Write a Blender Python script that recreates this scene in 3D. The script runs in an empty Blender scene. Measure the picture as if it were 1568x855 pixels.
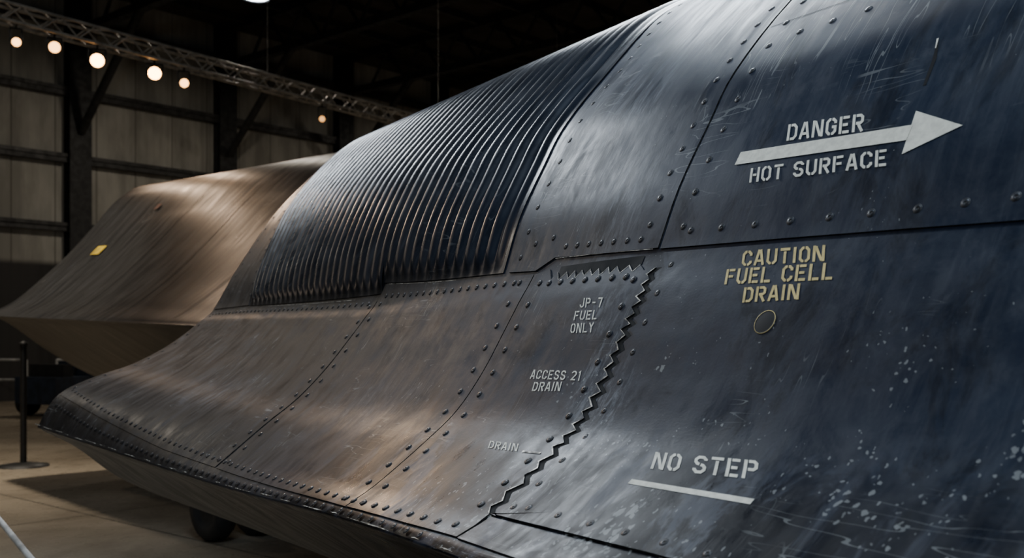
import bpy, bmesh, math, random
import numpy as np
from mathutils import Vector, Matrix
random.seed(4); rng=np.random.default_rng(5)
COL=bpy.context.collection
H=1.65                      # eye height above the hangar floor
TH=math.atan(0.625); CT,ST=math.cos(TH),math.sin(TH)

# ------------------------------------------------------------------ mesh builder
class MB:
    def __init__(s): s.v=[];s.f=[];s.m=[];s.sm=[]
    def add(s,v,f,m=0,smooth=False):
        o=len(s.v); s.v+= [tuple(p) for p in v]; s.f+=[tuple(i+o for i in q) for q in f]; s.m+=[m]*len(f); s.sm+=[smooth]*len(f)
    def box(s,c,h,m=0,R=None):
        c=Vector(c);vs=[]
        for i in (-1,1):
            for j in (-1,1):
                for k in (-1,1):
                    p=Vector((i*h[0],j*h[1],k*h[2]))
                    if R: p=R@p
                    vs.append(c+p)
        s.add(vs,[(0,1,3,2),(4,6,7,5),(0,4,5,1),(2,3,7,6),(0,2,6,4),(1,5,7,3)],m)
    def tube(s,a,b,r,n=8,m=0,r2=None,cap=True):
        a=Vector(a);b=Vector(b);d=(b-a).normalized();u=d.orthogonal().normalized();w=d.cross(u)
        r2=r if r2 is None else r2; vs=[]
        for i in range(n):
            t=2*math.pi*i/n; e=u*math.cos(t)+w*math.sin(t); vs+=[a+e*r,b+e*r2]
        s.add(vs,[(2*i,2*((i+1)%n),2*((i+1)%n)+1,2*i+1) for i in range(n)],m,True)
        if cap: s.add(vs,[tuple(2*i for i in range(n))[::-1],tuple(2*i+1 for i in range(n))],m)
    def lathe(s,c,ax,prof,n=24,m=0):
        c=Vector(c);d=Vector(ax).normalized();u=d.orthogonal().normalized();w=d.cross(u);vs=[]
        for (r,h) in prof:
            for i in range(n):
                t=2*math.pi*i/n; vs.append(c+d*h+(u*math.cos(t)+w*math.sin(t))*r)
        k=len(prof)
        s.add(vs,[(j*n+i,j*n+(i+1)%n,(j+1)*n+(i+1)%n,(j+1)*n+i) for j in range(k-1) for i in range(n)],m,True)
    def build(s,name,mats,parent=None,M=None):
        me=bpy.data.meshes.new(name);me.from_pydata(s.v,[],s.f)
        for m in mats: me.materials.append(m)
        me.polygons.foreach_set("material_index",s.m); me.polygons.foreach_set("use_smooth",s.sm); me.update()
        o=bpy.data.objects.new(name,me);COL.objects.link(o)
        if M is not None:o.matrix_world=M
        if parent:o.parent=parent
        return o
def empty(name,loc=(0,0,0)):
    e=bpy.data.objects.new(name,None);COL.objects.link(e);e.location=loc;return e

# ------------------------------------------------------------------ node helper
class NT:
    def __init__(s,name):
        s.mat=bpy.data.materials.new(name);s.mat.use_nodes=True;s.t=s.mat.node_tree;s.b=s.t.nodes['Principled BSDF']
    def n(s,typ,ins={},**kw):
        nd=s.t.nodes.new(typ)
        for k,v in kw.items(): setattr(nd,k,v)
        for k,v in ins.items(): s.set(nd.inputs[k],v)
        return nd
    def set(s,i,v):
        if isinstance(v,bpy.types.NodeSocket): s.t.links.new(v,i)
        elif isinstance(v,bpy.types.Node): s.t.links.new(v.outputs[0],i)
        else: i.default_value=v
    def math(s,op,a,b=0.0,c=0.0,clamp=False):
        nd=s.n("ShaderNodeMath",{0:a,1:b,2:c},operation=op);nd.use_clamp=clamp;return nd.outputs[0]
    def noise(s,vec,scale,detail=4,rough=.55,dist=0):
        return s.n("ShaderNodeTexNoise",{'Vector':vec,'Scale':scale,'Detail':detail,'Roughness':rough,'Distortion':dist}).outputs['Fac']
    def ramp(s,f,a,b,lo=0.,hi=1.):
        return s.n("ShaderNodeMapRange",{'Value':f,'From Min':a,'From Max':b,'To Min':lo,'To Max':hi},interpolation_type='SMOOTHSTEP').outputs[0]
    def mix(s,f,a,b):
        nd=s.n("ShaderNodeMix",data_type='RGBA'); s.set(nd.inputs[0],f);s.set(nd.inputs[6],a);s.set(nd.inputs[7],b);return nd.outputs[2]
    def mapv(s,vec,sc,rot=(0,0,0),loc=(0,0,0)):
        return s.n("ShaderNodeMapping",{'Vector':vec,'Scale':sc,'Rotation':rot,'Location':loc}).outputs[0]
    def out(s,**kw):
        for k,v in kw.items(): s.set(s.b.inputs[k.replace('_',' ')],v)
        return s.mat
    def bump(s,h,st,dist=.01):
        return s.n("ShaderNodeBump",{'Height':h,'Strength':st,'Distance':dist}).outputs[0]
def simple(name,col,rough=.6,metal=0.,emis=None,es=0,nscale=6,var=.25):
    t=NT(name);tc=t.n("ShaderNodeTexCoord").outputs['Object']
    f=t.noise(tc,nscale,3)
    c2=tuple(max(0,c*(1-var*1.6)) for c in col[:3])+(1,); c1=tuple(c*(1+var) for c in col[:3])+(1,)
    t.out(Base_Color=t.mix(t.ramp(f,.3,.7),c2,c1),Roughness=t.ramp(f,.3,.7,min(1,rough*1.12),rough*.85),Metallic=metal)
    if emis: t.out(Emission_Color=emis,Emission_Strength=es)
    return t.mat

def paint_mat(name,base1,base2,warm,attr="surf",chips=1.0,stk=.22,sheen_smudges=(),rlo=.30,rhi=.50,scu=1.0,spc=.46):
    t=NT(name)
    A=t.n("ShaderNodeAttribute",attribute_name=attr).outputs['Vector']
    sp=t.n("ShaderNodeSeparateXYZ",{0:A});u,v=sp.outputs[0],sp.outputs[1]
    big=t.noise(A,1.6,3,.6,.6); med=t.noise(t.mapv(A,(1.3,1,1),loc=(3,7,1)),7,6,.72,.4)
    streak=t.noise(t.mapv(A,(26,2.2,1),(0,0,.06)),1.0,5,.72,.5)
    wob=t.n("ShaderNodeTexNoise",{'Vector':A,'Scale':70,'Detail':2}).outputs['Color']
    col=t.mix(t.ramp(big,.3,.7),base1,base2)
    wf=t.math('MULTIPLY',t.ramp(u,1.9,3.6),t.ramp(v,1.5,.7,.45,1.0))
    col=t.mix(wf,col,warm)  # warm lamp tint of the forward part, painted into the base colour
    # rubbed, chalky patches and drawn streaks
    col=t.mix(t.math('MULTIPLY',t.ramp(streak,.50,.72),stk),col,(.046,.054,.072,1))
    col=t.mix(t.math('MULTIPLY',t.ramp(med,.53,.70),.40*scu),col,(.036,.043,.058,1))
    grime=t.math('MULTIPLY',t.ramp(t.noise(t.mapv(A,(2.5,1.3,1),loc=(5,3,0)),2.6,5,.75,.6),.48,.64),.55)
    col=t.mix(grime,col,(.003,.004,.007,1))
    # metallic sheen and chalky smudges painted pale into the colour, brushed along the section
    if sheen_smudges:
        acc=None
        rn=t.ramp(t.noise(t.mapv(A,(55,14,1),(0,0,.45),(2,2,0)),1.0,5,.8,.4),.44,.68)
        for (cu,cv,ru,rv,st_) in sheen_smudges:
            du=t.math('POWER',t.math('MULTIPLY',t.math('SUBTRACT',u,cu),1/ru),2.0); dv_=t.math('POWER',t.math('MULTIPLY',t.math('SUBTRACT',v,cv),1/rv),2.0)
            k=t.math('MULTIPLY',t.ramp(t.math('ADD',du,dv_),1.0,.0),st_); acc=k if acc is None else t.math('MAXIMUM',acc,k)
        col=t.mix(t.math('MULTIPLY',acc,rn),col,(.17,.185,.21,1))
    # soot / oil stains near the chine edge
    soot=t.math('MULTIPLY',t.math('MULTIPLY',t.ramp(v,.42,.18),t.ramp(t.noise(t.mapv(A,(5,2.5,1),loc=(1,2,0)),1.6,5,.75,.5),.38,.50)),t.math('MULTIPLY',t.ramp(u,2.8,2.2),t.ramp(u,.4,1.4,.55,1)))
    col=t.mix(t.math('MULTIPLY',soot,.92),col,(.002,.002,.003,1))
    # chipped specks, dense low on the near skin
    dens=t.math('MULTIPLY',t.math('ADD',t.math('MULTIPLY',t.ramp(u,2.6,1.2),t.ramp(v,.75,.15)),.28),chips)
    msk=t.ramp(t.noise(t.mapv(A,(1,1,1),loc=(9,4,2)),6,3,.6),.40,.66)
    def spk(sc,th,loc,dis):
        q=t.n("ShaderNodeVectorMath",{0:t.mapv(A,(1,.8,1),loc=loc),1:t.n("ShaderNodeVectorMath",{0:wob,'Scale':dis},operation='SCALE').outputs[0]},operation='ADD').outputs[0]
        vo=t.n("ShaderNodeTexVoronoi",{'Vector':q,'Scale':sc})
        rnd=t.n("ShaderNodeSeparateColor",{0:vo.outputs['Color']}).outputs[0]
        thr=t.math('MULTIPLY',t.math('MULTIPLY',dens,th),t.math('MULTIPLY',msk,t.ramp(rnd,.35,1.)))
        return t.math('MULTIPLY',t.math('LESS_THAN',vo.outputs['Distance'],thr),t.ramp(rnd,.3,1.,.30,1.))
    chip=t.math('MAXIMUM',spk(40,.31,(0,0,0),.028),spk(105,.50,(4,1,0),.013))
    def scr(rot,sc,th,ml,lo,hi):
        n=t.noise(t.mapv(A,sc,(0,0,rot),(ml,ml*2,0)),1,1,.5,.15)
        l=t.math('LESS_THAN',t.math('ABSOLUTE',t.math('SUBTRACT',n,.5)),th)
        k=t.ramp(t.noise(t.mapv(A,(1,1,1),loc=(ml,1,3)),3.5,3,.6),lo,hi)
        return t.math('MULTIPLY',l,k)
    sc=t.math('MAXIMUM',scr(.5,(40,5,1),.007,5.,.54,.64),scr(-.75,(4,45,1),.006,11.,.54,.64))
    mark=t.math('MAXIMUM',t.math('MULTIPLY',chip,.5),t.math('MULTIPLY',sc,.36*min(1,chips)))
    col=t.mix(mark,col,(.34,.35,.34,1))
    rough=t.math('ADD',t.ramp(med,.3,.72,rlo,rhi),t.math('ADD',t.math('MULTIPLY',t.ramp(streak,.35,.7),.09),t.math('MULTIPLY',soot,-.08)))
    spec=t.ramp(t.math('MAXIMUM',soot,grime),0.,1.,spc,spc*.4)
    h=t.math('ADD',t.math('MULTIPLY',t.noise(A,150,2,.6),.10),t.math('MULTIPLY',t.noise(A,8,2,.5),1.5))
    t.out(Base_Color=col,Roughness=rough,Normal=t.bump(h,.35,.004),Specular_IOR_Level=spec,Metallic=.05)
    return t.mat

SHEEN_SMUDGES=[(1.545,.33,.09,.20,.9),(1.62,.45,.07,.18,.8),(1.80,.88,.14,.12,.6),(1.95,1.12,.16,.12,.6),(1.75,.22,.15,.10,.6),(1.9,1.35,.2,.2,.7),(1.70,.62,.12,.10,.6),(2.6,.35,.35,.12,.35),(3.9,.3,.5,.12,.35)]
M_PAINT=paint_mat("worn_dark_blue_paint",(.0060,.0122,.0265,1),(.0105,.0190,.0375,1),(.0175,.0165,.0170,1),sheen_smudges=SHEEN_SMUDGES)
M_CORR=paint_mat("corrugated_skin_paint",(.0062,.0105,.0190,1),(.0105,.0160,.0275,1),(.017,.017,.019,1),chips=.3,rlo=.22,rhi=.34,scu=.5,stk=.15,spc=.55)
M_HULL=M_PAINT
M_EDGE=simple("bare_metal_edge",(.50,.48,.43),.45,.3,nscale=60,var=.6)
M_SIDE=simple("panel_edge_metal",(.04,.04,.04),.5,.4,nscale=80,var=.6)
M_GAP=simple("joint_shadow_sealant",(.003,.003,.003),.8)
M_WHITE=simple("stencil_cream_paint",(.76,.73,.62),.55,nscale=70,var=.10)
M_YELLOW=simple("stencil_yellow_paint",(.68,.52,.21),.55,nscale=70,var=.12)
M_RIVH=simple("fastener_head",(.034,.037,.045),.40,.25,nscale=90,var=.6)
M_RIVR=simple("fastener_ring",(.003,.004,.006),.6)
M_RUB=simple("tire_rubber",(.012,.012,.012),.75)
M_GEAR=simple("gear_strut_metal",(.16,.16,.16),.45,.5)
M_BLACKP=simple("black_mark",(.003,.003,.004),.4)

# ------------------------------------------------------------------ main fuselage surface
YC=2.85
N=[(2.85,-1.15),(2.1,-1.05),(1.6,-.86),(1.22,-.62),(.99,-.455),(.872,-.395),
(.86,-.37),(.946,-.32),(1.067,-.234),(1.149,-.165),(1.212,-.079),(1.261,.01),(1.302,.087),(1.35,.17),(1.41,.306),(1.494,.449),(1.569,.569),(1.74,.752),(2.0,.97),(2.35,1.12),(2.85,1.17)]
M=[(2.85,-1.15),(2.1,-1.05),(1.6,-.88),(1.24,-.67),(1.02,-.52),(.892,-.457),
(.88,-.43),(.96,-.36),(1.06,-.275),(1.16,-.195),(1.25,-.10),(1.32,-.01),(1.375,.065),(1.42,.135),(1.475,.305),(1.56,.465),(1.66,.605),(1.84,.79),(2.08,1.0),(2.42,1.14),(2.85,1.185)]
F=[(2.85,-1.1),(2.0,-1.02),(1.45,-.88),(1.05,-.70),(.82,-.52),(.67,-.43),
(.66,-.40),(.74,-.27),(.90,-.19),(1.067,-.134),(1.22,-.056),(1.33,.02),(1.40,.08),(1.47,.14),(1.56,.30),(1.68,.49),(1.80,.66),(1.98,.85),(2.2,1.04),(2.5,1.15),(2.85,1.19)]
def full(h,yc=YC): return np.array(h+[(2*yc-y,z) for (y,z) in h[-2:0:-1]])
RX=[-4.0,1.6,3.1,5.2]; RR=[full(N),full(N),full(M),full(F)]
TG=[RR[0]*0,RR[0]*0,None,None]
a_=(RR[2]-RR[1])/1.5; b_=(RR[3]-RR[2])/2.1
TG[2]=(a_*2.1+b_*1.5)/3.6; TG[3]=b_
def cr(P,s,off=6):
    n=len(P);i=np.floor(s).astype(int); t=(s-i)[...,None]
    g=lambda k:P[(i+k+off)%n]
    p0,p1,p2,p3=g(-1),g(0),g(1),g(2)
    return .5*((2*p1)+(p2-p0)*t+(2*p0-5*p1+4*p2-p3)*t*t+(3*p1-p0-3*p2+p3)*t**3)
def surf(x,s):
    x=np.asarray(x,float); s=np.asarray(s,float); x,s=np.broadcast_arrays(x,s)
    R=[cr(P,s) for P in RR]; T=[cr(P,s) for P in TG]
    out=np.zeros(x.shape+(2,))
    for k in range(3):
        h=RX[k+1]-RX[k]; m=((x>=RX[k]) if k else (x==x))&((x<RX[k+1]) if k<2 else (x==x))
        t=((x-RX[k])/h)[...,None]; t=np.where(m[...,None],t,0)
        v=(2*t**3-3*t*t+1)*R[k]+(t**3-2*t*t+t)*h*T[k]+(-2*t**3+3*t*t)*R[k+1]+(t**3-t*t)*h*T[k+1]
        out=np.where(m[...,None],v,out)
    return np.stack([x,-out[...,0],out[...,1]+H],-1)
def nrm(f,x,s,e=1e-3):
    tx=f(x+e,s)-f(x-e,s); ts=f(x,s+e*3)-f(x,s-e*3)
    n=np.cross(ts,tx); return n/np.maximum(np.linalg.norm(n,axis=-1,keepdims=True),1e-12)
def pos(x,s,off): 
    x=np.asarray(x,float);s=np.asarray(s,float)
    return surf(x,s)+nrm(surf,x,s)*np.asarray(off)[...,None]
craft=empty("jet_aircraft")
def mk(name,V,Fc,mats,mi=None,uv=None,normals=None,parent=craft,smooth=True):
    me=bpy.data.meshes.new(name);me.from_pydata([tuple(p) for p in V],[],Fc)
    for m in mats: me.materials.append(m)
    if mi is not None: me.polygons.foreach_set("material_index",mi)
    me.polygons.foreach_set("use_smooth",[smooth]*len(Fc))
    if uv is not None:
        at=me.attributes.new("surf",'FLOAT_VECTOR','POINT'); at.data.foreach_set("vector",np.asarray(uv,float).reshape(-1))
    me.update()
    if normals is not None: me.normals_split_custom_set_from_vertices([tuple(n) for n in normals])
    o=bpy.data.objects.new(name,me);COL.objects.link(o);o.parent=parent;return o
def uvof(X,S): return np.stack([X,S*.112,X*0],-1)
def grid(name,X,S,f,mats,parent=craft):
    P=f(X,S); a,b=X.shape; idx=np.arange(a*b).reshape(a,b)
    Fc=[(int(idx[i,j]),int(idx[i,j+1]),int(idx[i+1,j+1]),int(idx[i+1,j])) for i in range(a-1) for j in range(b-1)]
    nn=nrm(f,X,S)
    return mk(name,P.reshape(-1,3),Fc,mats,uv=uvof(X,S).reshape(-1,3),normals=nn.reshape(-1,3),parent=parent)
# hull
xs=np.concatenate([np.arange(-4,5.2,.1),[5.2]]); ss=np.arange(-6,34.01,.2)
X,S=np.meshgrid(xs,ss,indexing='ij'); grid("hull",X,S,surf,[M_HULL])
def endcap(name,x0,sgn):
    base=surf(np.full(ss.shape,x0),ss); c=np.array([x0,-YC,H+.1]); V=[];
    prof=[(1,0),(.997,.035),(.985,.065),(.96,.085),(.9,.095),(.0,.10)]
    for k,dx in prof: V.append(c+(base-c)*k+np.array([sgn*dx,0,0]))
    V=np.array(V);n=len(ss);Fc=[]
    for i in range(len(prof)-1):
        for j in range(n-1):
            q=(i*n+j,i*n+j+1,(i+1)*n+j+1,(i+1)*n+j); Fc.append(q if sgn>0 else q[::-1])
    U=np.stack([V[...,0],np.broadcast_to(ss*.112,V.shape[:2]),V[...,0]*0],-1)
    mk(name,V.reshape(-1,3),Fc,[M_HULL],uv=U.reshape(-1,3))
endcap("forward_bulkhead",5.2,1); endcap("rear_bulkhead",-4.0,-1)

K=.105   # metres per profile step used for 2-D offsetting
def inset(poly,g):
    P=[Vector((x,s*K)) for x,s in poly]; n=len(P)
    A=sum(P[i].x*P[(i+1)%n].y-P[(i+1)%n].x*P[i].y for i in range(n))
    if A<0: P=P[::-1]
    out=[]
    for i in range(n):
        a=(P[i]-P[i-1]).normalized(); b=(P[(i+1)%n]-P[i]).normalized()
        na=Vector((-a.y,a.x)); nb=Vector((-b.y,b.x)); m=(na+nb)
        if m.length<1e-3: m=na
        m.normalize(); c=max(.45,m.dot(na)); q=P[i]+m*(g/c); out.append((q.x,q.y/K))
    return out
def patch(name,poly,top=.003,g=.0022,mats=None,dx=.08,ds=.25,bot=-.001):
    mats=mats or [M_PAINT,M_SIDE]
    poly=inset(poly,g) if g else poly
    bm=bmesh.new(); vs=[bm.verts.new((x,s,0)) for x,s in poly]; bm.faces.new(vs)
    x0,x1=min(p[0] for p in poly),max(p[0] for p in poly); s0,s1=min(p[1] for p in poly),max(p[1] for p in poly)
    for c in np.arange(math.ceil(s0/ds)*ds,s1,ds):
        bmesh.ops.bisect_plane(bm,geom=bm.verts[:]+bm.edges[:]+bm.faces[:],plane_co=(0,c,0),plane_no=(0,1,0),dist=1e-5)
    for c in np.arange(math.ceil(x0/dx)*dx,x1,dx):
        bmesh.ops.bisect_plane(bm,geom=bm.verts[:]+bm.edges[:]+bm.faces[:],plane_co=(c,0,0),plane_no=(1,0,0),dist=1e-5)
    bm.normal_update(); bm.verts.index_update()
    XS=np.array([(v.co.x,v.co.y) for v in bm.verts]); 
    Fc=[];
    for f in bm.faces:
        q=[v.index for v in f.verts]
        Fc.append(tuple(q[::-1]) if f.normal.z>0 else tuple(q))
    nb=nrm(surf,XS[:,0],XS[:,1]); base=surf(XS[:,0],XS[:,1]); V=list(base+nb*top); NN=list(nb); UV=list(uvof(XS[:,0],XS[:,1])); mi=[0]*len(Fc)
    for e in bm.edges:
        if len(e.link_faces)==1:
            i,j=e.verts[0].index,e.verts[1].index
            fc=e.link_faces[0].calc_center_median()
            mid=(base[i]+base[j])/2; inn=surf(np.array(fc.x),np.array(fc.y))-mid
            ed=base[j]-base[i]; nv=np.cross(ed,nb[i]); nv/=max(1e-9,np.linalg.norm(nv))
            if np.dot(nv,inn)>0: nv=-nv
            o=len(V); V+=[base[i]+nb[i]*top,base[j]+nb[j]*top,base[j]+nb[j]*bot,base[i]+nb[i]*bot]; NN+=[nv]*4; UV+=[UV[i],UV[j],UV[j],UV[i]]
            q=(o,o+1,o+2,o+3); nq=np.cross(ed,-nb[i])
            Fc.append(q if np.dot(nq,nv)>0 else q[::-1]); mi.append(1)
    bm.free()
    return mk(name,V,Fc,mats,mi,UV,NN)
def ribbon(mb,pts,w,off,m=0,step=.03):
    """flat paint/metal strip following the skin; pts in skin coords, w metres (or list)"""
    P=[]; W=[]
    for k in range(len(pts)-1):
        a,b=pts[k],pts[k+1]; L=math.hypot(a[0]-b[0],(a[1]-b[1])*K); n=max(1,int(L/step))
        for i in range(n): 
            t=i/n; P.append((a[0]+(b[0]-a[0])*t,a[1]+(b[1]-a[1])*t)); W.append(w if not isinstance(w,list) else w[k]+(w[k+1]-w[k])*t)
    P.append(pts[-1]); W.append(w if not isinstance(w,list) else w[-1])
    P=np.array(P); B=pos(P[:,0],P[:,1],np.full(len(P),off)); NB=nrm(surf,P[:,0],P[:,1])
    V=[];n=len(P)
    for i in range(n):
        d=B[min(i+1,n-1)]-B[max(i-1,0)]; sd=np.cross(NB[i],d); sd/=max(1e-9,np.linalg.norm(sd)); V+=[B[i]-sd*W[i]/2,B[i]+sd*W[i]/2]
    mb.add(V,[(2*i,2*i+1,2*i+3,2*i+2) for i in range(n-1)],m,True)
def strip(mb,A,B,off,m=0):
    """strip between two polylines given in skin coordinates"""
    V=[]
    for p,q in zip(A,B): V+=list(pos(np.array([p[0],q[0]]),np.array([p[1],q[1]]),np.array([off,off])))
    mb.add(V,[(2*i,2*i+1,2*i+3,2*i+2) for i in range(len(A)-1)],m)

# ---- zigzag saw-tooth joint
zs=[];k=0;s=1.0
while s<6.72:
    zs.append((1.583+(1 if k%2 else -1)*(.0105+random.uniform(-.004,.003)),s)); s+=random.uniform(.12,.19); k+=1
zlow=[(1.592,.32),(1.585,.7)]
tt=[];x=1.62;k=0
while x<1.98:
    tt.append((x,6.74+(.10 if k%2 else -.09)+random.uniform(-.02,.02)+(x-1.6)*.12)); x+=random.uniform(.014,.022); k+=1
patch("access_panel",[(2.10,.23),(1.8,.25)]+zlow+[(x+.010,s) for x,s in zs]+[(1.602,6.76)]+tt+[(1.995,6.98),(2.065,6.90)],g=.003,ds=.25)
patch("lower_side_skin",[(x-.005,s) for x,s in zs[::-1]]+[(1.578,1.0),(1.29,1.02),(1.14,1.05),(-3.98,1.05),(-3.98,6.8),(.82,6.85),(1.0,6.9),(1.263,6.965),(1.583,7.03)],top=.0045,g=.0035,dx=.16)
patch("lower_side_skin_rail",[(1.576,.97),(1.589,.35),(1.589,.30),(-3.98,.30),(-3.98,1.0),(1.14,1.0),(1.29,.97)],g=.002,dx=.16)
patch("upper_side_skin",[(1.598,7.06),(1.263,7.0),(1.0,6.94),(.82,6.89),(-3.98,6.84),(-3.98,17),(1.600,17),(1.600,9)],top=.004,g=.0018,dx=.16)
patch("hump_band_skin",[(1.603,7.08),(1.778,7.10),(1.994,7.17),(2.065,6.95),(2.205,7.02),(2.215,9),(2.25,10.87),(2.35,12),(2.42,14),(2.45,17),(1.604,17),(1.604,9)],top=.004,g=.0018)
patch("skirt_panel_mid",[(3.17,.40),(2.57,.29),(2.10,.23),(2.065,6.90),(2.287,7.0),(2.52,7.10),(3.07,7.29),(3.09,6.9)],g=.0020)
patch("skirt_panel_forward",[(5.18,1.0),(4.52,.75),(3.70,.46),(3.18,.40),(3.092,6.88),(3.74,6.99),(4.56,7.02),(5.18,6.93)],g=.0028)
x0=lambda s:np.minimum(4.58+.135*(s-7),5.14)
patch("forward_hump_strip",[(4.60,7.06),(5.19,6.98),(5.19,11.05),(5.12,11.0),(4.86,9.05),(4.73,8.1)],top=.004,g=.003)

# ---- corrugated skin (real ripples)
xa=lambda s:2.235+.012*(s-7)+np.maximum(0,s-10.8)*.05
NR=37
def corr(tlo,thi,slow,name):
    nt=int(NR*12*(thi-tlo)); t=np.linspace(tlo,thi,nt+1); w=np.linspace(0,1,84)
    T,Wv=np.meshgrid(t,w,indexing='ij')
    def f(Tv,Sv):
        s=Sv; x=xa(s)+(x0(s)-xa(s))*Tv
        ph=Tv*NR-np.floor(Tv*NR)
        r=(.5-.5*np.cos(2*np.pi*ph))**.75
        sl=slow(x); fade=np.clip((s-sl-.02)/.35,0,1); fade=fade*fade*(3-2*fade)
        eg=np.clip(Tv*NR/.6-.5,0,1)*np.clip((1-Tv)*NR/.6-.2,0,1)
        return surf(x,s)+nrm(surf,x,s)*(.0035+.017*r*fade*eg)[...,None]
    xm=xa(7.1)+(x0(7.1)-xa(7.1))*T
    S=slow(xm)+(17-slow(xm))*Wv**1.15
    X=xa(S)+(x0(S)-xa(S))*T
    P=f(T,S); a,b=T.shape; idx=np.arange(a*b).reshape(a,b)
    Fc=[(int(idx[i,j]),int(idx[i,j+1]),int(idx[i+1,j+1]),int(idx[i+1,j])) for i in range(a-1) for j in range(b-1)]
    mk(name,P.reshape(-1,3),Fc,[M_CORR],uv=uvof(X,S).reshape(-1,3))
tm=(3.08-2.235)/(4.6-2.235)
corr(0,tm,lambda x:7.05+(x-2.235)*.30,"corrugated_skin_aft")
corr(tm,1,lambda x:np.full(np.shape(x),7.06),"corrugated_skin_forward")

# ---- fasteners
RV=MB()
def rivets(pts):
    P=np.array(pts); B=pos(P[:,0],P[:,1],np.full(len(P),.0042)); NB=nrm(surf,P[:,0],P[:,1])
    for c,n in zip(B,NB):
        n=Vector(n);c=Vector(c)
        RV.lathe(c,n,[(.0085,-.0004),(.0080,.0004),(.0062,.0004)],12,1)
        RV.lathe(c,n,[(.0062,.0004),(.0056,.0008),(.0030,.0009)],12,0)
        RV.lathe(c,n,[(.0030,.0009),(.0026,.0005),(.0001,.0005)],8,1)
def arcline(a,b,sp,jit=.0):
    q=np.linspace(0,1,60); Q=surf(a[0]+(b[0]-a[0])*q,a[1]+(b[1]-a[1])*q); d=np.concatenate([[0],np.cumsum(np.linalg.norm(np.diff(Q,axis=0),axis=1))])
    n=max(1,int(d[-1]/sp)); ts=np.interp(np.linspace(0,d[-1],n+1),d,q)
    return [(a[0]+(b[0]-a[0])*t+random.uniform(-jit,jit),a[1]+(b[1]-a[1])*t) for t in ts]
J=.0012
for L,sp in [
 ([(1.52,7.32),(1.0,7.22),(-3.9,7.15)],.078),
 ([(1.545,7.4),(1.545,16)],.075),([(1.655,7.5),(1.655,16)],.062),
 ([(1.67,7.28),(1.96,7.36)],.045),
 ([(2.165,7.3),(2.175,9),(2.20,10.8),(2.3,12),(2.36,16)],.062),([(2.03,7.55),(2.11,7.5)],.05),
 ([(2.268,7.3),(2.29,9),(2.32,10.8)],.062),
 ([(1.540,6.7),(1.540,1.2)],.062),([(1.640,6.4),(1.640,.6)],.062),
 ([(1.67,6.50),(1.97,6.56)],.05),
 ([(2.015,6.6),(2.05,.5)],.06),([(2.12,6.7),(2.145,.5)],.06),
 ([(2.15,6.72),(2.52,6.82),(3.03,6.98)],.048),
 ([(3.05,6.7),(3.125,.7)],.06),([(3.135,6.6),(3.215,.7)],.06),
 ([(3.16,6.76),(4.56,6.8),(5.12,6.7)],.055),
 ([(5.13,6.5),(5.13,1.4)],.07),
 ([(1.7,.55),(2.1,.48),(2.57,.55),(3.15,.66),(3.7,.74),(4.5,1.0),(5.1,1.3)],.055),
 ([(1.5,1.25),(-3.9,1.3)],.09),([(1.47,10.35),(-3.9,10.3)],.085),
 ([(1.7,.06),(2.5,.06),(3.7,.18),(4.5,.42),(5.1,.7)],.055),
 ([(4.66,7.4),(4.93,9.3),(5.12,10.7)],.07),([(5.14,7.3),(5.15,10.4)],.07),
 ]:
    for i in range(len(L)-1): rivets(arcline(L[i],L[i+1],sp,J)[(1 if i else 0):])
RV.build("fasteners",[M_RIVH,M_RIVR],craft)

# ---- worn metal edges along joint
ED=MB()
nz=len(zs)
def dens(pts,k=4):
    o=[]
    for a,b in zip(pts[:-1],pts[1:]):
        for i in range(k): o.append((a[0]+(b[0]-a[0])*i/k,a[1]+(b[1]-a[1])*i/k))
    return o+[pts[-1]]
zd=dens(zs)
strip(ED,[(x-.0015,s) for x,s in zd],[(x+.0135,s) for x,s in zd],.0006,1)      # dark sealant in the open joint
i=0
while i<len(zd)-4:
    L=random.randint(8,26); q=zd[i:i+L+1]
    if len(q)>2:
        w=[.0006]+[random.uniform(.0012,.0060) for _ in q[1:-1]]+[.0006]
        strip(ED,[(x+.0138,s) for x,s in q],[(x+.0138+ww,s) for (x,s),ww in zip(q,w)],.0034,0)
    i+=L+random.randint(0,3)
td=dens(tt[1:-1])
q=[random.uniform(.006,.04) for _ in td]; strip(ED,[(x,s-.036) for x,s in td],[(x,s-.036-w) for (x,s),w in zip(td,q)],.0034,0)
strip(ED,[(x,6.99) for x,s in td],[(x,s-.02) for x,s in td],.0006,1)
for a,b in [((1.62,7.085),(1.99,7.17)),((2.52,7.085),(3.05,7.27)),((3.3,6.97),(4.3,7.0))]: ribbon(ED,[a,b],.0012,.0036,0)
ribbon(ED,[(1.59,10.6),(-3.9,10.55)],.0022,.0043,1,.05)
x_=1.0
while x_<5.15:   # scraped chine rim, broken line of bare metal
    L_=random.uniform(.03,.16); n_=max(3,int(L_/.02)); s_=-.12+random.uniform(-.05,.05)
    ribbon(ED,[(x_+L_*i/n_,s_+random.uniform(-.02,.02)) for i in range(n_+1)],[.0004]+[random.uniform(.0008,.0034) for _ in range(n_-1)]+[.0004],.0012,0,.02); x_+=L_+random.uniform(.0,.10)
ED.build("worn_metal_edges",[M_EDGE,M_GAP],craft)

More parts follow.
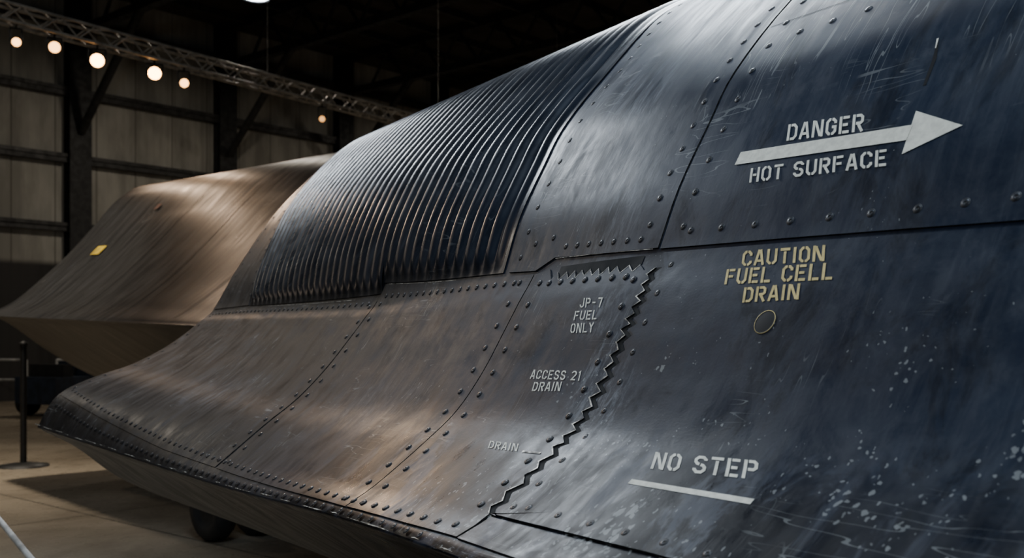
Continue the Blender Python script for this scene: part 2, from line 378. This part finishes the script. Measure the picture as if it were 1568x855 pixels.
# ------------------------------------------------------------------ stencilled markings
gl={}
def g(ch,w,*st): gl[ch]=(w,[list(map(tuple,p)) for p in st])
stem=[(.5,0),(.5,6)]
Lf=[(1.8,5.5),(1.3,5.5),(.5,4.6),(.5,1.4),(1.3,.5),(1.8,.5)]
Rt=[(4-x,y) for x,y in Lf]; ctop=[(2.2,5.5),(2.7,5.5),(3.5,4.7),(3.5,4.0)]
bowl=[(1.3,5.5),(2.8,5.5),(3.45,4.9),(3.45,3.5),(2.8,2.9),(1.3,2.9)]
g('A',4,[(.4,0),(1.8,6)],[(3.6,0),(2.3,6)],[(1.3,1.8),(2.75,1.8)])
g('D',4,stem,[(1.3,5.5),(2.6,5.5),(3.5,4.5),(3.5,1.5),(2.6,.5),(1.3,.5)])
g('N',4.2,stem,[(3.7,0),(3.7,6)],[(1.0,5.7),(3.2,.3)])
g('G',4,Lf,ctop,[(2.2,.5),(2.7,.5),(3.5,1.3),(3.5,2.8),(2.3,2.8)])
g('E',3.8,stem,[(1.3,5.5),(3.6,5.5)],[(1.3,3),(3.1,3)],[(1.3,.5),(3.6,.5)])
g('R',4,stem,bowl,[(2.1,2.5),(3.5,0)]); g('P',4,stem,bowl)
g('H',4,stem,[(3.5,0),(3.5,6)],[(1.3,3),(2.7,3)])
g('O',4,Lf,Rt); g('T',4,[(2,0),(2,4.7)],[(.2,5.5),(3.8,5.5)])
g('S',4,[(3.5,4.4),(3.5,4.7),(2.7,5.5),(1.3,5.5),(.5,4.7),(.5,3.9),(1.1,3.25),(1.75,3.1)],[(2.15,2.95),(2.9,2.75),(3.5,2.1),(3.5,1.3),(2.7,.5),(1.3,.5),(.5,1.3),(.5,1.7)])
g('U',4,[(.5,6),(.5,1.4),(1.3,.5),(1.8,.5)],[(3.5,6),(3.5,1.4),(2.7,.5),(2.2,.5)])
g('F',3.8,stem,[(1.3,5.5),(3.6,5.5)],[(1.3,3),(3.1,3)])
g('C',4,Lf,ctop,[(2.2,.5),(2.7,.5),(3.5,1.3),(3.5,2.0)])
g('I',1.4,[(.7,0),(.7,6)]); g('L',3.6,stem,[(1.3,.5),(3.5,.5)])
g('J',3.8,[(3.3,6),(3.3,1.4),(2.5,.5),(1.4,.5),(.6,1.3),(.6,2)])
g('-',3.6,[(.6,3),(3,3)]); g('7',4,[(.4,5.5),(3.4,5.5),(1.7,0)]); g('Y',4,[(.4,6),(2,3.2),(3.6,6)],[(2,2.8),(2,0)])
g('2',4,[(.5,4.4),(.5,4.7),(1.3,5.5),(2.7,5.5),(3.5,4.7),(3.5,3.7),(.7,.5),(3.6,.5)]); g('1',2.4,[(.5,4.8),(1.4,5.6),(1.4,0)])
g(' ',2.2)
def stroke2d(pts,t):
    P=[Vector(p) for p in pts];n=len(P);L=[];R=[]
    for i in range(n):
        a=(P[i]-P[i-1]).normalized() if i else None; b=(P[i+1]-P[i]).normalized() if i<n-1 else None
        a=a or b; b=b or a
        na=Vector((-a.y,a.x)); nb=Vector((-b.y,b.x)); m=(na+nb).normalized(); c=max(.5,m.dot(na))
        L.append(P[i]+m*t/2/c); R.append(P[i]-m*t/2/c)
    return L,R
def text(name,txt,bl,br,tl,mat,t=.95,gap=.9,off=.0052):
    W=sum(gl[c][0] for c in txt)+gap*(len(txt)-1); bl,br,tl=map(np.array,(bl,br,tl)); mb=MB(); cx=0
    for c in txt:
        w,sts=gl[c]
        for st in sts:
            L,R=stroke2d(st,t)
            for i in range(len(L)-1):
                q=[L[i],R[i],R[i+1],L[i+1]]
                n=2
                for k in range(n):
                    def lp(u,v,a): return u+(v-u)*a
                    qq=[lp(q[0],q[3],k/n),lp(q[1],q[2],k/n),lp(q[1],q[2],(k+1)/n),lp(q[0],q[3],(k+1)/n)]
                    xs_=np.array([bl+(br-bl)*((cx+p.x)/W)+(tl-bl)*(p.y/6) for p in qq])
                    mb.add(pos(xs_[:,0],xs_[:,1],np.full(4,off)),[(0,1,2,3)],0)
        cx+=w+gap
    return mb.build(name,[mat],craft)
text("marking_danger","DANGER",(1.340,8.39),(1.160,8.30),(1.354,8.63),M_WHITE)
text("marking_hot_surface","HOT SURFACE",(1.395,7.88),(1.083,7.79),(1.405,8.09),M_WHITE)
text("marking_caution","CAUTION",(1.338,6.51),(1.148,6.47),(1.350,6.85),M_YELLOW)
text("marking_fuel_cell","FUEL CELL",(1.361,6.08),(1.115,6.04),(1.372,6.46),M_YELLOW)
text("marking_drain","DRAIN",(1.297,5.63),(1.170,5.65),(1.306,5.98),M_YELLOW)
for nm,tx,a,b,c in [("marking_fuel_grade","JP-7",(1.788,5.69),(1.704,5.67),(1.800,5.97)),("marking_fuel","FUEL",(1.790,5.33),(1.706,5.33),(1.798,5.60)),
  ("marking_only","ONLY",(1.781,4.98),(1.698,4.99),(1.792,5.24)),("marking_access","ACCESS 21",(1.855,3.88),(1.668,3.89),(1.864,4.10)),
  ("marking_access_drain","DRAIN",(1.821,3.60),(1.718,3.64),(1.830,3.81)),("marking_lower_drain","DRAIN",(1.811,2.08),(1.702,2.10),(1.829,2.26))]:
    text(nm,tx,a,b,c,M_WHITE,t=.88,gap=1.1,off=.0040)
text("marking_no_step","NO STEP",(1.305,2.20),(1.078,2.32),(1.327,2.56),M_WHITE)
LN=MB()
ribbon(LN,[(1.324,1.92),(1.052,1.96)],.011,.0052); ribbon(LN,[(1.685,2.12),(1.625,2.15)],.005,.0040,1)
ribbon(LN,[(1.456,8.28),(1.060,8.16)],.030,.0050,0,.02)
hs=[(1.064,8.42),(1.060,7.90),(.963,8.12)]
n=10
for i in range(n):
    t0,t1=i/n,(i+1)/n
    A=np.array(hs[0]);B=np.array(hs[1]);T=np.array(hs[2]); q=np.array([A+(T-A)*t0,B+(T-B)*t0,B+(T-B)*t1,A+(T-A)*t1])
    LN.add(pos(q[:,0],q[:,1],np.full(4,.0050)),[(0,1,2,3)],0)
ribbon(LN,[(1.078,9.42),(1.071,9.1),(1.069,8.74)],[.003,.008,.006],.0047,2); ribbon(LN,[(1.080,9.45),(1.077,9.28)],[.004,.002],.0050,0)
LN.build("marking_arrow_and_lines",[M_WHITE,M_EDGE,M_BLACKP],craft)
c=pos(np.array([1.226]),np.array([5.17]),np.array([.0050]))[0]; nn_=Vector(nrm(surf,np.array([1.226]),np.array([5.17]))[0])
DP=MB(); DP.lathe(c,nn_,[(.0222,0),(.0222,.0006),(.0212,.0006)],40,0); DP.lathe(c,nn_,[(.0212,.0006),(.0200,.0001),(.0190,.0002),(.0,.0002)],40,1)
DP.build("drain_port",[M_YELLOW,M_RIVR],craft)

# ---- landing gear
def gear(parent,base,top_z,r,w,dirv,name):
    mb=MB(); d=Vector(dirv).normalized(); side=Vector((-d.y,d.x,0)); b=Vector(base)
    for k in (-1,1):
        c=b+side*(w*1.1*k)+Vector((0,0,r))
        mb.lathe(c-side*w/2,side,[(.0,0.02),(r*.3,.02),(r*.55,.03),(r*.62,.0),(r*.9,.0),(r,w*.2),(r,w*.8),(r*.9,w),(r*.62,w),(r*.55,w-.03),(r*.3,w-.02),(.0,w-.02)],32,0)
    mb.tube(b+side*w*1.3+Vector((0,0,r)),b-side*w*1.3+Vector((0,0,r)),.04,12,1)
    mb.tube(b+Vector((0,0,r)),Vector((b.x,b.y,top_z)),.06,16,1); mb.tube(b+Vector((0,0,r+.15)),Vector((b.x,b.y,top_z))+d*.5,.03,10,1)
    mb.build(name,[M_RUB,M_GEAR],parent)
gear(craft,(1.5,-2.6,0),.62,.26,.18,(1,0,0),"main_landing_gear"); gear(craft,(4.6,-3.0,0),.65,.26,.18,(1,0,0),"nose_landing_gear")

# ------------------------------------------------------------------ second aircraft behind
A2=math.radians(43.5); C2,S2=math.cos(A2),math.sin(A2)
def rd2w(r,d,z): return np.stack([CT*d-ST*r,-(ST*d+CT*r),z+H],-1)
Y2=7.6
def half2(top,e):
    ye,ze=e
    und=[(Y2,-.95),(ye+2.3,-.85),(ye+1.3,-.6+ze*.3),(ye+.7,-.30+ze*.4),(ye+.2,ze-.10),(ye-.01,ze-.03)]
    return und+[e]+top
n2=half2([(3.80,.22),(4.12,.45),(4.5,.80),(5.04,1.33),(5.6,1.72),(6.5,1.96),(Y2,2.02)],(3.61,.10))
f2=half2([(4.0,.43),(4.28,.68),(4.6,1.0),(4.89,1.34),(5.28,1.78),(5.8,1.97),(Y2,2.08)],(3.72,.27))
n2,f2=full(n2,Y2),full(f2,Y2)
def surf2(x,s):
    t=((np.asarray(x,float)-7)/5.6)[...,None]; P=cr(n2,s)*(1-t)+cr(f2,s)*t
    return rd2w(-S2*x+C2*P[...,0],C2*x+S2*P[...,0],P[...,1])
M_P2=paint_mat("weathered_dark_titanium",(.015,.0145,.0155,1),(.022,.021,.0215,1),(.020,.0195,.0195,1),chips=.4,stk=.03,rlo=.32,rhi=.44,spc=.42)
craft2=empty("jet_aircraft.001")
xs2=np.linspace(5.4,12.6,60); s2=np.arange(-6,20.01,.2); X,S=np.meshgrid(xs2,s2,indexing='ij')
grid("hull",X,S,surf2,[M_P2],craft2)
for x_,sg in ((12.6,1),(5.4,-1)):
    base=surf2(np.full(s2.shape,x_),s2); c=base.mean(0); dv=np.array([*(surf2(np.array([x_+1.]),np.array([3.]))-surf2(np.array([x_]),np.array([3.])))[0]]); dv[2]=0; dv/=np.linalg.norm(dv)
    V=[];pr=[(1,0),(.99,.06),(.96,.12),(.9,.15),(0,.16)]
    for k,dx in pr: V.append(c+(base-c)*k+dv*sg*dx)
    V=np.array(V);n=len(s2);Fc=[(i*n+j,i*n+j+1,(i+1)*n+j+1,(i+1)*n+j)[::sg] for i in range(len(pr)-1) for j in range(n-1)]
    mk("end_fairing",V.reshape(-1,3),Fc,[M_P2],uv=np.stack([V[...,0],V[...,1],V[...,2]],-1).reshape(-1,3),parent=craft2)
T2=MB(); M_TAG=simple("yellow_tag_paint",(.85,.6,.05),.5); M_TAGR=simple("orange_placard_paint",(.16,.06,.04),.5)
def tag2(x,s,w,h,m):
    q=[(x+w,s-h),(x-w,s-h),(x-w,s+h),(x+w,s+h)]; X=np.array([p[0] for p in q]);S=np.array([p[1] for p in q])
    T2.add(surf2(X,S)+nrm(surf2,X,S)*.012,[(0,1,2,3)],m)
tag2(11.65,3.05,.13,.15,0);tag2(11.1,4.3,.05,.07,1)
for x_ in (11.4,10.2,9.0,7.8):   # panel lines round the section
    for k in range(30):
        a=.3+k*.25; q=np.array([(x_,a),(x_-.012,a),(x_-.012,a+.25),(x_,a+.25)]); T2.add(surf2(q[:,0],q[:,1])+nrm(surf2,q[:,0],q[:,1])*.004,[(0,1,2,3)],2)
T2.build("placards_and_seams",[M_TAG,M_TAGR,M_GAP],craft2)
def w2(x,y): 
    p=rd2w(np.array(-S2*x+C2*y),np.array(C2*x+S2*y),np.array(0.)); return (float(p[0]),float(p[1]),0)
dv2=(w2(8,5)[0]-w2(7,5)[0],w2(8,5)[1]-w2(7,5)[1],0)
gear(craft2,w2(7.70,4.15),1.35,.28,.17,dv2,"main_landing_gear"); gear(craft2,w2(11.3,6.6),1.0,.34,.22,dv2,"nose_landing_gear")

# ------------------------------------------------------------------ hangar (own frame: p along the side wall, q toward it)
HM=Matrix.Rotation(math.atan2(-.9563,.2926),4,'Z')
QW=27.2; PZ0,PZ1=-14,52; QF=-16; ZC=11.15
t=NT("translucent_wall_cladding");tc=t.n("ShaderNodeTexCoord").outputs['Object'];sp=t.n("ShaderNodeSeparateXYZ",{0:tc})
f=t.noise(t.mapv(tc,(1.2,1,.35)),1.2,4,.6); seam=t.math('LESS_THAN',t.math('FRACT',t.math('MULTIPLY',sp.outputs[0],1/1.15)),.035)
rib=t.math('SINE',t.math('MULTIPLY',sp.outputs[0],2*math.pi/.23))
c=t.mix(t.ramp(f,.3,.7),(.26,.25,.22,1),(.45,.435,.385,1)); c=t.mix(t.math('MULTIPLY',seam,.7),c,(.10,.09,.07,1))
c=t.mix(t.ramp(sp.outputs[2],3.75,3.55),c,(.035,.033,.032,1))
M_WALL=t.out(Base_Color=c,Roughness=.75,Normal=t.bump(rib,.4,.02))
t=NT("polished_concrete_floor");tc=t.n("ShaderNodeTexCoord").outputs['Object'];sp=t.n("ShaderNodeSeparateXYZ",{0:tc})
f=t.noise(tc,.6,5,.65,.5);f2_=t.noise(tc,5,4,.6)
jx=t.math('LESS_THAN',t.math('FRACT',t.math('MULTIPLY',sp.outputs[0],1/4.6)),.004);jy=t.math('LESS_THAN',t.math('FRACT',t.math('MULTIPLY',sp.outputs[1],1/4.6)),.004)
c=t.mix(t.ramp(f,.32,.68),(.22,.18,.13,1),(.39,.33,.25,1)); c=t.mix(t.math('MULTIPLY',t.ramp(f2_,.4,.7),.35),c,(.15,.12,.09,1)); c=t.mix(t.math('MAXIMUM',jx,jy),c,(.05,.045,.035,1))
M_FLOOR=t.out(Base_Color=c,Roughness=t.ramp(f2_,.3,.7,.22,.42))
M_CEIL=simple("dark_roof_deck",(.045,.04,.036),.8,nscale=.8)
M_STEEL=simple("dark_painted_steel",(.030,.031,.032),.6,.2)
M_GIRT=simple("girt_steel",(.055,.055,.055),.6,.2)
M_ALU=simple("truss_aluminium",(.46,.43,.38),.45,.25)
M_BLACK=simple("lamp_housing_black",(.01,.01,.01),.5)
M_RAILW=simple("white_rail_paint",(.6,.6,.58),.45)
def room(name,c,h,mat):
    mb=MB();mb.box(c,h,0);o=mb.build(name,[mat],None,HM);return o
pm,ph=(PZ0+PZ1)/2,(PZ1-PZ0)/2; qm,qh=(QF+QW)/2,(QW-QF)/2
room("floor",(pm,qm,-.1),(ph,qh,.1),M_FLOOR); room("ceiling",(pm,qm,ZC+.1),(ph,qh,.1),M_CEIL)
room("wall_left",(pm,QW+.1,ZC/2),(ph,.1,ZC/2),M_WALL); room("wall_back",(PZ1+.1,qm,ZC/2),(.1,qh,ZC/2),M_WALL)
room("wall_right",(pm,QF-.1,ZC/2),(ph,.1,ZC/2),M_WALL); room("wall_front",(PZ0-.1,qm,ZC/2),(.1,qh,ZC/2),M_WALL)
fr=MB()
cols=[-9.8,-5.2,-.6,4.0,8.6,13.2,17.8,22.4,27,31.6,36.2,40.8,45.4,50]
for p in cols:
    wf=.30
    fr.box((p,QW-.35,ZC/2),(wf,.02,ZC/2));fr.box((p,QW-.02,ZC/2),(wf,.02,ZC/2));fr.box((p,QW-.18,ZC/2),(.03,.16,ZC/2))
    for z in (ZC-.15,ZC-1.25): fr.box((p,qm,z),(.12,qh,.1))
    q=QF
    while q<QW-1.6: 
        fr.tube((p,q,ZC-1.2),(p,q+.8,ZC-.2),.05,5);fr.tube((p,q+.8,ZC-.2),(p,q+1.6,ZC-1.2),.05,5); q+=1.6
    fr.tube((p,QW-.4,7.2),(p,QW-3.6,ZC-1.2),.12,6)
fr.build("trim_structural_frame",[M_STEEL],None,HM)
gt=MB()
for z in (4.6,6.45,8.25,10.1): gt.box((pm,QW-.12,z),(ph,.10,.10)); gt.box((pm,QW-.24,z+.08),(ph,.02,.05))
gt.build("trim_wall_girts",[M_GIRT],None,HM)
pu=MB()
q=QF+1
while q<QW: pu.box((pm,q,ZC-.1),(ph,.06,.1)); q+=1.7
pu.build("trim_roof_purlins",[M_GIRT],None,HM)

# lighting truss
def tr(t): return Vector((5.98+7.948*t,14.47+.92*t,4.46+H+.02*t))
ta,tb=-1.2,2.6; TM=MB(); a=tr(ta);b=tr(tb);d=(b-a).normalized();sd=Vector((-d.y,d.x,0)).normalized();up=Vector((0,0,1));hw=.12
for i in(-1,1):
    for k in(-1,1): TM.tube(a+sd*hw*i+up*hw*k,b+sd*hw*i+up*hw*k,.024,8)
L=(b-a).length;n=int(L/.28)
for i in range(n):
    p=a+d*(i*L/n);q=a+d*((i+1)*L/n); e=1 if i%2 else -1
    for k in(-1,1):
        TM.tube(p+sd*hw*k+up*hw*e,q+sd*hw*k-up*hw*e,.012,5); TM.tube(p+up*hw*k+sd*hw*e,q+up*hw*k-sd*hw*e,.012,5)
tt_=ta
while tt_<=tb: 
    p=tr(tt_);TM.tube(p+up*.12,Vector((p.x,p.y,ZC-1.3)),.004,5); tt_+=.6
truss=TM.build("lighting_truss",[M_ALU],None,HM)
HMi=HM.inverted()
def lampmat(name,st,col=(1,.47,.14,1)):
    m=bpy.data.materials.new(name);m.use_nodes=True;b_=m.node_tree.nodes['Principled BSDF'];b_.inputs['Emission Color'].default_value=col;b_.inputs['Emission Strength'].default_value=st;b_.inputs['Base Color'].default_value=(.9,.8,.6,1);return m
LM=[lampmat("lamp_lens_bright",24),lampmat("lamp_lens_medium",7),lampmat("lamp_lens_dim",1.6)]
def spotlight(t,drop,size,mi,tgt,power,cone=50):
    p=tr(t)-up*drop; T=HMi@Vector(tgt); d_=(T-p).normalized(); mb=MB()
    R=size
    mb.lathe(p,d_,[(.0,-R*2.4),(R*.6,-R*2.3),(R*.8,-R*1.8),(R,-R*.6),(R*1.08,0),(R*1.08,R*.35),(R*.98,R*.35),(R*.94,0)],24,0)
    mb.lathe(p,d_,[(R*.94,.0),(0.,-.012)],12,1)
    s_=d_.cross(up).normalized(); top=tr(t)-up*.15
    for k in(-1,1): mb.tube(p+s_*R*1.15*k-d_*R,p+s_*R*1.15*k-d_*R+up*(drop-.18 if drop>.25 else .1),.012,6)
    mb.tube(p+s_*R*1.15-d_*R+up*(drop-.18),p-s_*R*1.15-d_*R+up*(drop-.18),.012,6); mb.tube(p-d_*R+up*(drop-.18),top+up*.04,.015,6)
    o=mb.build("stage_spotlight",[M_BLACK,LM[mi]],None,HM)
    if power:
        l=bpy.data.lights.new("spot",'SPOT');l.energy=power;l.color=(1,.72,.50);l.spot_size=math.radians(cone);l.spot_blend=.7;l.shadow_soft_size=.15
        lo=bpy.data.objects.new("beam",l);COL.objects.link(lo);lo.matrix_world=HM@Matrix.Translation(p+d_*R*.6)@d_.to_track_quat('-Z','Y').to_matrix().to_4x4()
        mw=lo.matrix_world.copy(); lo.parent=o; lo.matrix_world=mw
for t_,dr,sz,mi,tg,pw,cn in [(.029,.36,.065,1,(6,-1.5,1.6),0,50),(.10,.30,.085,1,(4,-1,1.5),0,50),(.185,.34,.105,0,(3.8,-1,1.4),130,50),(.31,.32,.105,0,(5.2,-1.6,2.4),420,14),(.38,.36,.075,1,(6,-3,1.6),90,50),(.767,.40,.06,2,(5,-1,1.5),0,50)]:
    spotlight(t_,dr,sz,mi,tg,pw,cn)

# high-bay luminaires; the last, narrow one is added to brighten the floor
BAY=lampmat("bay_lens",14,(.85,.92,1,1))
for (p,q,w,spd) in [(24,6,80,180),(8,6,40,180),(14,20,200,180),(26,20,200,180),(2,19,160,180),(38,8,120,180),(4.2,12.5,100,62)]:
    mb=MB();z=ZC-1.6
    mb.lathe((p,q,z),(0,0,1),[(.30,-.05),(.28,.12),(.10,.30),(.0,.32)],24,0); mb.lathe((p,q,z),(0,0,1),[(.28,-.03),(.0,-.03)],12,1); mb.tube((p,q,z+.3),(p,q,ZC-.1),.02,6)
    o=mb.build("high_bay_lamp",[M_BLACK,BAY],None,HM)  # the last one built is the added narrow lamp
    l=bpy.data.lights.new("bay",'AREA');l.shape='DISK';l.size=.5;l.energy=w;l.spread=math.radians(spd);l.color=(1.,.88,.72);lo=bpy.data.objects.new("glow",l);COL.objects.link(lo);lo.matrix_world=HM@Matrix.Translation((p,q,z-.1));mw=lo.matrix_world.copy();lo.parent=o;lo.matrix_world=mw

# unseen area lights around the near fuselage: fill and added highlights
def area(name,loc,tgt,sx,sy,e,col):
    l=bpy.data.lights.new(name,'AREA');l.shape='RECTANGLE';l.size=sx;l.size_y=sy;l.energy=e;l.color=col
    o=bpy.data.objects.new(name,l);COL.objects.link(o);o.location=loc;o.rotation_euler=(Vector(tgt)-Vector(loc)).to_track_quat('-Z','Y').to_euler();return o
area("cool_top_fill",(1.0,-1.2,6.5),(1.6,-1.5,1.8),3.0,1.2,200,(.70,.84,1))  # unseen cool overhead light, added for soft sheen on the top
area("cool_front_fill",(-2.0,3.0,5.0),(1.2,-1.2,1.6),2.5,1.5,120,(.74,.87,1))  # unseen cool fill, added from behind the eye point
area("hump_highlight_light",(4.8,-3.9,5.3),(2.6,-1.9,2.4),1.5,.6,115,(.80,.90,1))  # added, unseen light that puts a highlight on the hump
area("ridge_highlight_light",(6.8,-1.8,4.9),(3.4,-1.6,2.2),1.2,.4,75,(.84,.92,1))  # added, unseen light that makes the ripples glint
area("warm_side_fill",(6.5,2.5,5.0),(3.6,-1.0,1.4),1.2,1.2,13,(1,.78,.58))  # unseen warm area light from the left, no fixture

# ------------------------------------------------------------------ barriers, stanchions on the floor
def W(r,d,z=0): return Vector((CT*d-ST*r,-(ST*d+CT*r),z))
def barrier(name,pts,h,r,mat,rails=2):
    mb=MB()
    for p in pts: mb.tube(p,p+Vector((0,0,h)),r*1.1,10); mb.lathe(p,(0,0,1),[(.0,.03),(r*5,.025),(r*6,.0)],20)
    for a,b in zip(pts[:-1],pts[1:]):
        for k in range(rails): z=h*(1-.45*k); mb.tube(a+Vector((0,0,z)),b+Vector((0,0,z)),r,10)
    mb.build(name,[mat])
barrier("museum_barrier",[W(-3.66,6.8),W(-1.43,3.35)],.75,.014,M_RAILW,1)
barrier("museum_barrier.001",[W(-13.5,25.5),W(-12.0,25.3)],1.1,.03,M_RAILW)
barrier("museum_barrier.002",[W(-11.2,25.2),W(-9.6,25.0),W(-8.0,24.6)],1.1,.03,M_RAILW)
st=MB();p=W(-6.25,13.1);st.tube(p,p+Vector((0,0,1.55)),.04,12);st.lathe(p,(0,0,1),[(0,.06),(.10,.05),(.30,.02),(.31,0)],28);st.lathe(p+Vector((0,0,1.55)),(0,0,1),[(.05,0),(.06,.03),(0,.06)],16)
st.build("black_stanchion",[M_BLACK])
M_BLUE=simple("dark_blue_cart_paint",(.02,.03,.05),.5);
tc_=MB();R=Matrix.Rotation(-1.0,3,'Z');c0=W(-9.4,22)
tc_.box(c0+Vector((0,0,.55)),(1.0,.6,.28),0,R);tc_.box(c0+R@Vector((.45,0,.98)),(.40,.55,.16),0,R);tc_.box(c0+R@Vector((-.6,0,.95)),(.12,.5,.14),1,R)
tc_.tube(c0+R@Vector((-.05,0,.8)),c0+R@Vector((.1,0,1.15)),.02,6,1)
for i in(-1,1):
    for k in(-1,1):
        q=c0+R@Vector((.65*i,.62*k-.09,.28)); tc_.lathe(q,R@Vector((0,1,0)),[(0,0),(.16,0),(.26,.0),(.28,.04),(.28,.14),(.26,.18),(.16,.18),(0,.18)],20,1)
tc_.build("tow_tractor",[M_BLUE,M_RUB])

# ------------------------------------------------------------------ world + camera
w=bpy.data.worlds.new("hangar_ambient");w.use_nodes=True;w.node_tree.nodes['Background'].inputs[0].default_value=(.5,.6,.8,1);w.node_tree.nodes['Background'].inputs[1].default_value=.03;bpy.context.scene.world=w
cd=bpy.data.cameras.new("camera");cam=bpy.data.objects.new("camera",cd);COL.objects.link(cam)
cd.sensor_width=36;cd.lens=36;cd.shift_y=(660-545.5)/2000
cam.location=(0,0,H);cam.rotation_euler=(math.pi/2,0,-(math.pi/2+TH));bpy.context.scene.camera=cam
cd.dof.use_dof=True;cd.dof.focus_distance=2.35;cd.dof.aperture_fstop=5.6
